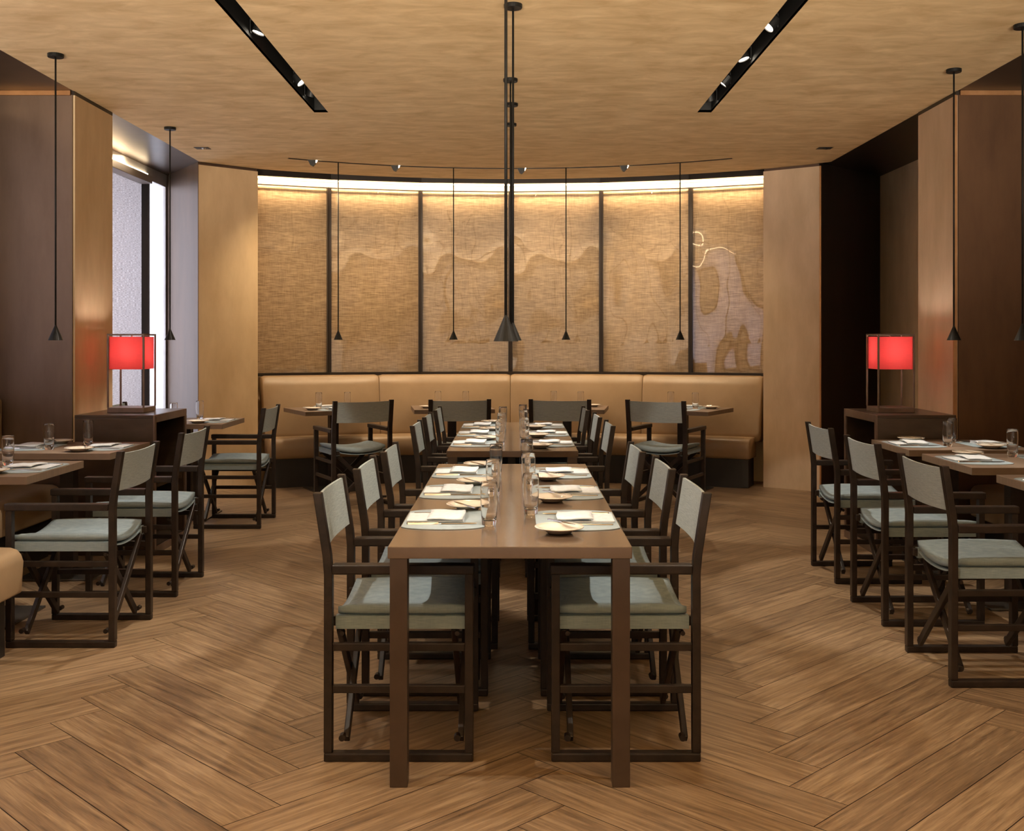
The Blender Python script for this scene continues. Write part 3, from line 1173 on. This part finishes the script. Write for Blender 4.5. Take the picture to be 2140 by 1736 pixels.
def setting(ex, ey, th, where, group, parts='gpmnkfb', gx=0.0, gy=0.0, px=0.0):
    """place setting: diner's table edge point (ex, ey), facing local +y rotated by th"""
    R = Matrix.Rotation(th, 3, 'Z')

    def W(x, y, z=0.0):
        v = R @ Vector((x, y, 0))
        return (ex + v.x, ey + v.y, TZ + z)
    j = random.uniform
    if 'm' in parts:
        place(P['mat'], W(0, 0.148, 0.0003), th, 'pale grey-blue placemat at the ' + where, 'placemats' + group)
    if 'g' in parts:
        place(P['glass'], W(0.13 + gx, 0.306 + gy, 0.0003), j(0, 3), 'clear empty tumbler at the ' + where, 'water tumblers' + group)
    if 'p' in parts:
        place(P['plate'], W(-0.235 + px, 0.217, 0.0034), j(0, 3), 'round cream bread plate at the ' + where, 'bread plates' + group)
        if 'b' in parts:
            b = place(P['butter'], W(-0.175 + px, 0.205, 0.0262), th + math.radians(-58), 'small butter knife at the ' + where,
                      'butter knives' + group)
            b.rotation_euler = (math.radians(1.5), 0, th + math.radians(-58) + PI)
    if 'n' in parts:
        place(P['napkin'], W(0.0 + j(-0.004, 0.004), 0.125, 0.0033), th + j(-0.03, 0.03), 'folded white linen napkin at the ' + where,
              'linen napkins' + group)
    if 'k' in parts:
        place(P['knife'], W(0.118, 0.140, 0.0035), th + j(-0.03, 0.03), 'steel table knife at the ' + where, 'table knives' + group)
    if 'f' in parts:
        place(P['fork'], W(-0.118, 0.125, 0.0035), th + j(-0.04, 0.04), 'steel fork at the ' + where, 'table forks' + group)


XL, XR = -0.397, 0.363
GL = ' on the long tables'
for tn, ysl, ysr in (('near', (3.94, 4.65, 5.31), (3.92, 4.63, 5.30)), ('far', (6.79, 7.50, 8.17), (6.79, 7.50, 8.17))):
    for nm, yl, yr in zip(('nearest', 'middle', 'farthest'), ysl, ysr):
        setting(XL, yl, -PI / 2, '%s left place of the %s long table' % (nm, tn), GL)
        setting(XR, yr, PI / 2, '%s right place of the %s long table' % (nm, tn), GL, px=-0.02)
GS = ' on the side tables'
TL = -2.29
setting(-2.29, 5.50, PI / 2, 'chair side of the front left side table', GS)
setting(-2.29, 6.56, PI / 2, 'chair side of the middle left side table', GS)
setting(-3.03, 6.56, -PI / 2, 'bench side of the middle left side table', GS)
setting(-2.22, 8.68, PI / 2, 'aisle side of the far left corner table', GS)
setting(-2.96, 8.68, -PI / 2, 'window side of the far left corner table', GS)
setting(2.29, 4.90, -PI / 2, 'chair side of the front right side table', GS, parts='mnkf')
setting(2.29, 5.86, -PI / 2, 'chair side of the middle right side table', GS, parts='pmnkfb')
setting(3.03, 5.90, PI / 2, 'bench side of the middle right side table', GS, parts='gm')
setting(2.29, 6.74, -PI / 2, 'chair side of the far right side table', GS)
setting(3.03, 6.74, PI / 2, 'bench side of the far right side table', GS)
GB = ' on the banquette tables'
for nm, x, y, r in tabs[6:]:
    a = math.radians(r)
    o_ = Vector((-math.sin(a), math.cos(a)))
    e1 = Vector((x, y)) - 0.33 * o_
    e2 = Vector((x, y)) + 0.33 * o_
    sh = {'leftmost banquette': 'leftmost', 'left middle banquette': 'left middle', 'right middle banquette': 'right middle',
          'rightmost banquette': 'rightmost'}[nm]
    setting(e1.x, e1.y, a, 'chair side of the %s banquette table' % sh, GB)
    setting(e2.x, e2.y, a + PI, 'banquette side of the %s table' % sh, GB)

# ------------------------------------------------------------------ sideboards and red lamps


def sideboard(s, label):
    """open side faces the aisle; solid end panel faces the camera"""
    xa, xb = 2.335, 2.84
    t = thing('sideboard', label, 'sideboard', (s * (xa + xb) / 2, 7.45, 0))
    cx = s * (xa + xb) / 2

    def b(x0, x1, y0, y1, z0, z1):
        x0, x1 = sorted((s * x0 - cx, s * x1 - cx))
        return MB().box(x0, x1, y0 - 7.45, y1 - 7.45, z0, z1)
    H = 0.905
    y0, y1 = 7.09, 7.78
    yb = 7.125
    obj('top', b(xa, xb, y0, y1, H - 0.02, H), 'cabinet', t, bevel=0.002)
    obj('end_panel', b(xa + 0.0, xb, y0 + 0.002, yb - 0.005, 0, H - 0.021), 'cabinet', t, bevel=0.002)
    obj('end_panel', b(xa + 0.0, xb, y1 - 0.03, y1 - 0.002, 0, H - 0.021), 'cabinet', t, bevel=0.002)
    obj('back_panel', b(xb - 0.02, xb, yb - 0.004, y1 - 0.031, 0.05, H - 0.021), 'mirror', t)
    obj('shelf', b(xa + 0.02, xb - 0.021, yb - 0.004, y1 - 0.031, 0.42, 0.44), 'mirror', t)
    obj('bottom', b(xa + 0.01, xb - 0.021, yb - 0.004, y1 - 0.031, 0.03, 0.05), 'cabinet', t)
    fr = b(xa - 0.012, xa - 0.0002, y0, y0 + 0.035, 0, H)
    X0, X1 = sorted((s * (xa - 0.012) - cx, s * (xa - 0.0002) - cx))
    fr.box(X0, X1, y1 - 0.035 - 7.45, y1 - 7.45, 0, H)
    fr.box(X0, X1, y0 + 0.036 - 7.45, y1 - 0.036 - 7.45, H - 0.05, H)
    fr.box(X0, X1, y0 + 0.036 - 7.45, y1 - 0.036 - 7.45, 0.0, 0.05)
    obj('face_frame', fr, 'lamp_metal', t, bevel=0.002)
    return t


sideboard(-1, 'dark bronze open sideboard against the left gold pier, under a red lamp')
sideboard(1, 'dark bronze open sideboard against the right gold pier, under a red lamp')


def lantern(cx, cy_, label):
    t = thing('table_lamp', label, 'lamp', (cx, cy_, 0.9055), 0, 'red shaded table lamps')
    h = 0.122
    obj('base', MB().box(-h, h, -h, h, 0, 0.034), 'lamp_metal', t, bevel=0.003)
    ft = 0.0055
    hf = h - 0.004
    for sx in (-1, 1):
        for sy in (-1, 1):
            obj('post', MB().box(sx * hf - ft, sx * hf + ft, sy * hf - ft, sy * hf + ft, 0.034, 0.513), 'lamp_metal', t, bevel=0.001)
    fr = MB()
    for s in (-1, 1):
        fr.box(-hf + ft, hf - ft, s * hf - ft, s * hf + ft, 0.513, 0.524)
        fr.box(s * hf - ft, s * hf + ft, -hf - ft, hf + ft, 0.5131, 0.5241)
    obj('top_frame', fr, 'lamp_metal', t)
    hs = hf - ft - 0.001
    sh = MB()
    z0, z1 = 0.288, 0.505
    th = 0.0015
    sh.box(-hs, hs, -hs, -hs + th, z0, z1)
    sh.box(-hs, hs, hs - th, hs, z0, z1)
    sh.box(-hs, -hs + th, -hs + th, hs - th, z0, z1)
    sh.box(hs - th, hs, -hs + th, hs - th, z0, z1)
    obj('lamp_shade', sh, 'red', t)
    hd = MB().cyl((0, 0, 0.43), (0, 0, 0.516), 0.006, 8)
    hd.box(-hf, hf, -0.003, 0.003, 0.514, 0.520)
    hdo = obj('lamp_holder', hd, 'lamp_metal', t)
    obj('bulb', MB().lathe([(0, 0.34), (0.012, 0.345), (0.02, 0.37), (0.026, 0.40), (0.02, 0.425), (0, 0.43)], 16), 'bulb', hdo, smooth=True)
    l = bpy.data.lights.new('lamp_light', 'POINT')
    l.energy = 6
    l.color = (1.0, 0.84, 0.74)
    l.shadow_soft_size = 0.03
    lo = bpy.data.objects.new('lamp_light', l)
    COL.objects.link(lo)
    lo.parent = t
    lo.location = (0, 0, 0.385 + 0.06)
    return t


lantern(-2.585, 7.42, 'red shaded metal lantern lamp on the left sideboard')
lantern(2.527, 7.42, 'red shaded metal lantern lamp on the right sideboard')

# ------------------------------------------------------------------ pendants
PZ = 1.388


def make_pendant():
    t = thing('pendant_lamp', '', 'pendant lamp')
    pr = [(0.041, 0), (0.0405, 0.001), (0.006, 0.082), (0.0055, 0.086)]
    pin = [(0.0, 0.084), (0.004, 0.078), (0.037, 0.004), (0.039, 0.0)]
    shd = obj('shade', MB().lathe([(0, 0.0865)] + pr[::-1] + pin[::-1], 28), 'pendant', t, smooth=False)
    obj('lens', MB().lathe([(0, 0.006), (0.034, 0.006), (0.0345, 0.009), (0, 0.0091)], 24), 'bulb_soft', shd)
    obj('rod', MB().cyl((0, 0, 0.086), (0, 0, CZ - PZ - 0.010), 0.0052, 10), 'pendant', t, smooth=True)
    c = obj('ceiling_canopy', MB().lathe([(0, CZ - PZ - 0.0195), (0.042, CZ - PZ - 0.0195), (0.044, CZ - PZ - 0.016), (0.044, CZ - PZ),
                                          (0, CZ - PZ)], 28), 'pendant', t)
    l = bpy.data.lights.new('pendant_light', 'SPOT')
    l.energy = 15
    l.spot_size = math.radians(74)
    l.spot_blend = 0.55
    l.color = (1.0, 0.93, 0.82)
    l.shadow_soft_size = 0.022
    lo = bpy.data.objects.new('pendant_light', l)
    COL.objects.link(lo)
    lo.parent = t
    lo.location = (0, 0, 0.004)
    return t


pen = make_pendant()
pend = [
    ('over the middle left side table', -2.59, 6.20), ('over the far left corner table', -2.62, 8.35),
    ('over the far right side table', 2.61, 6.55), ('cropped by the right edge of the picture', 2.59, 5.62),
    ('over the near long table, largest in the picture', -0.031, 3.60),
    ('second from the camera over the near long table', -0.011, 5.28),
    ('third from the camera, over the far long table', -0.030, 6.79),
    ('fourth from the camera, over the far long table', -0.026, 7.50),
    ('fifth from the camera, over the far long table', -0.035, 8.20)]
for lab, x, y in pend:
    place(pen, (x, y, PZ), 0, 'black cone pendant lamp ' + lab, 'cone pendant lamps')
pen2 = None
for lab, x, y in (('leftmost before the curved windows', -1.61, 9.97), ('left of centre before the curved windows', -0.58, 10.30),
                  ('right of centre before the curved windows', 0.475, 10.30), ('rightmost before the curved windows', 1.50, 9.985)):
    y = slot_mid(x)
    if pen2 is None:
        pen2 = copy_tree(pen)
        for ch in list(pen2.children):
            if ch.name.startswith('ceiling_canopy'):
                bpy.data.objects.remove(ch)
            elif ch.name.startswith('rod'):
                ch.data = ch.data.copy()
                for v in ch.data.vertices:
                    if v.co.z > 1.0:
                        v.co.z += 0.034
        if 'used' in pen2:
            del pen2['used']
    place(pen2, (x, y, PZ), 0, 'black cone pendant lamp ' + lab, 'cone pendant lamps')

# ------------------------------------------------------------------ ceiling spotlights


def slot_spot(x, y, tgt, label, power, angle=48, visible=True, tilt=0.0):
    t = thing('ceiling_spotlight', label, 'spotlight', (x, y, CZ + 0.045), 0, 'spotlights in the straight ceiling slots')
    d = (Vector(tgt) - Vector((x, y, CZ + 0.05))).normalized()
    q = (-d).to_track_quat('Z', 'Y').to_matrix().to_4x4()
    mb = MB().lathe([(0, 0.06), (0.026, 0.06), (0.034, 0.05), (0.036, -0.012), (0.033, -0.012), (0.031, 0.0), (0, 0.0)], 24, mat=q)
    bd = obj('lamp_body', mb, 'black', t)
    obj('lens', MB().lathe([(0, -0.002), (0.03, -0.002), (0.03, -0.007), (0, -0.007)], 24, mat=q), 'bulb', bd)
    br = MB()
    br.box(-0.045, -0.041, -0.012, 0.012, -0.01, 0.06)
    br.box(0.041, 0.045, -0.012, 0.012, -0.01, 0.06)
    br.box(-0.045, 0.045, -0.012, 0.012, 0.06, 0.064)
    obj('bracket', br, 'black', t)
    l = bpy.data.lights.new('spot_light', 'SPOT')
    l.energy = power
    l.spot_size = math.radians(angle)
    l.spot_blend = 0.2
    l.color = (1.0, 0.88, 0.72)
    l.shadow_soft_size = 0.018
    lo = bpy.data.objects.new('spot_light', l)
    COL.objects.link(lo)
    lo.parent = t
    lo.location = d * 0.02
    lo.rotation_euler = d.to_track_quat('-Z', 'Y').to_euler()
    return t


xl, xr = -1.375, 1.338
PWR = 175
slot_spot(xl, 7.42, (-2.2, 8.4, 0.4), 'small recessed spotlight at the far end of the left ceiling slot', PWR * 0.6)
slot_spot(xl, 7.05, (0.9, 6.6, 0.4), 'brightest recessed spotlight in the left ceiling slot', PWR)
slot_spot(xl, 5.90, (-2.3, 5.6, 0.4), 'recessed spotlight nearest the top edge in the left ceiling slot', PWR * 0.9)
slot_spot(xr, 7.56, (2.0, 8.6, 0.3), 'small recessed spotlight at the far end of the right ceiling slot', PWR * 0.6)
slot_spot(xr, 7.08, (-1.0, 7.6, 0.3), 'second recessed spotlight from the far end of the right ceiling slot', PWR)
slot_spot(xr, 6.46, (2.2, 6.0, 0.4), 'third recessed spotlight from the far end of the right ceiling slot', PWR * 0.9)
slot_spot(xr, 5.80, (-1.2, 5.2, 0.2), 'recessed spotlight nearest the top edge in the right ceiling slot', PWR)
# further lamps of the same slots, nearer than the picture shows
for x, y, tg in ((xl, 4.5, (1.2, 4.5, 0)), (xr, 4.4, (-1.4, 4.4, 0)), (xl, 3.2, (0.9, 3.0, 0)), (xr, 3.1, (-1.3, 3.4, 0)),
                 (xr, 3.7, (2.0, 3.9, 0)), (xl, 3.8, (-2.0, 4.0, 0))):
    slot_spot(x, y, tg, 'recessed spotlight in the ceiling slot overhead, outside the picture', PWR * 0.62, 55)

# wedge spotlights along the curved slot
for x, lab, tx in ((-1.83, 'leftmost', -1.95), (-1.12, 'second from the left', -0.85), (0.05, 'third from the left', 0.35), (1.0, 'rightmost', 1.7)):
    y = slot_mid(x)
    t = thing('track_spotlight', 'black wedge spotlight on the curved ceiling slot, the %s one' % lab, 'spotlight', (x, y, CZ), 0,
              'spotlights on the curved slot')
    mb = MB()
    v = [(-0.045, 0.028), (0.045, 0.02), (0.035, -0.03), (0.012, -0.055), (-0.01, -0.045)]
    a = [mb.bm.verts.new((p, -0.024, z)) for p, z in v]
    b = [mb.bm.verts.new((p, 0.024, z)) for p, z in v]
    for i in range(5):
        j = (i + 1) % 5
        mb.bm.faces.new((a[i], a[j], b[j], b[i]))
    mb.bm.faces.new(a)
    mb.bm.faces.new(b[::-1])
    bd = obj('lamp_body', mb, 'black', t, bevel=0.004)
    obj('lens', MB().cyl((0.036, 0, -0.004), (0.046, 0, -0.008), 0.014, 14), 'bulb', bd)
    spot('track_light', (x + 0.07, y - 0.0, CZ - 0.05), (tx, y + 0.85, 1.15), 75, 105, 1.0, WARM)

for s, x, lab in ((-1, -2.63, 'left'), (1, 2.60, 'right')):
    t = thing('downlight', 'small square black recessed downlight in the %s ceiling corner' % lab, 'downlight', (x, 9.25, CZ), 0,
              'square downlights')
    fr = MB().box(-0.06, 0.06, -0.05, 0.05, -0.003, -0.0005)
    obj('trim_plate', fr, 'black', t)
    obj('lens', MB().lathe([(0, -0.012), (0.012, -0.012), (0.02, -0.003), (0, -0.003)], 16, mat=Matrix.Translation((0.012, 0, 0))),
        'steel' if s < 0 else 'black', t)
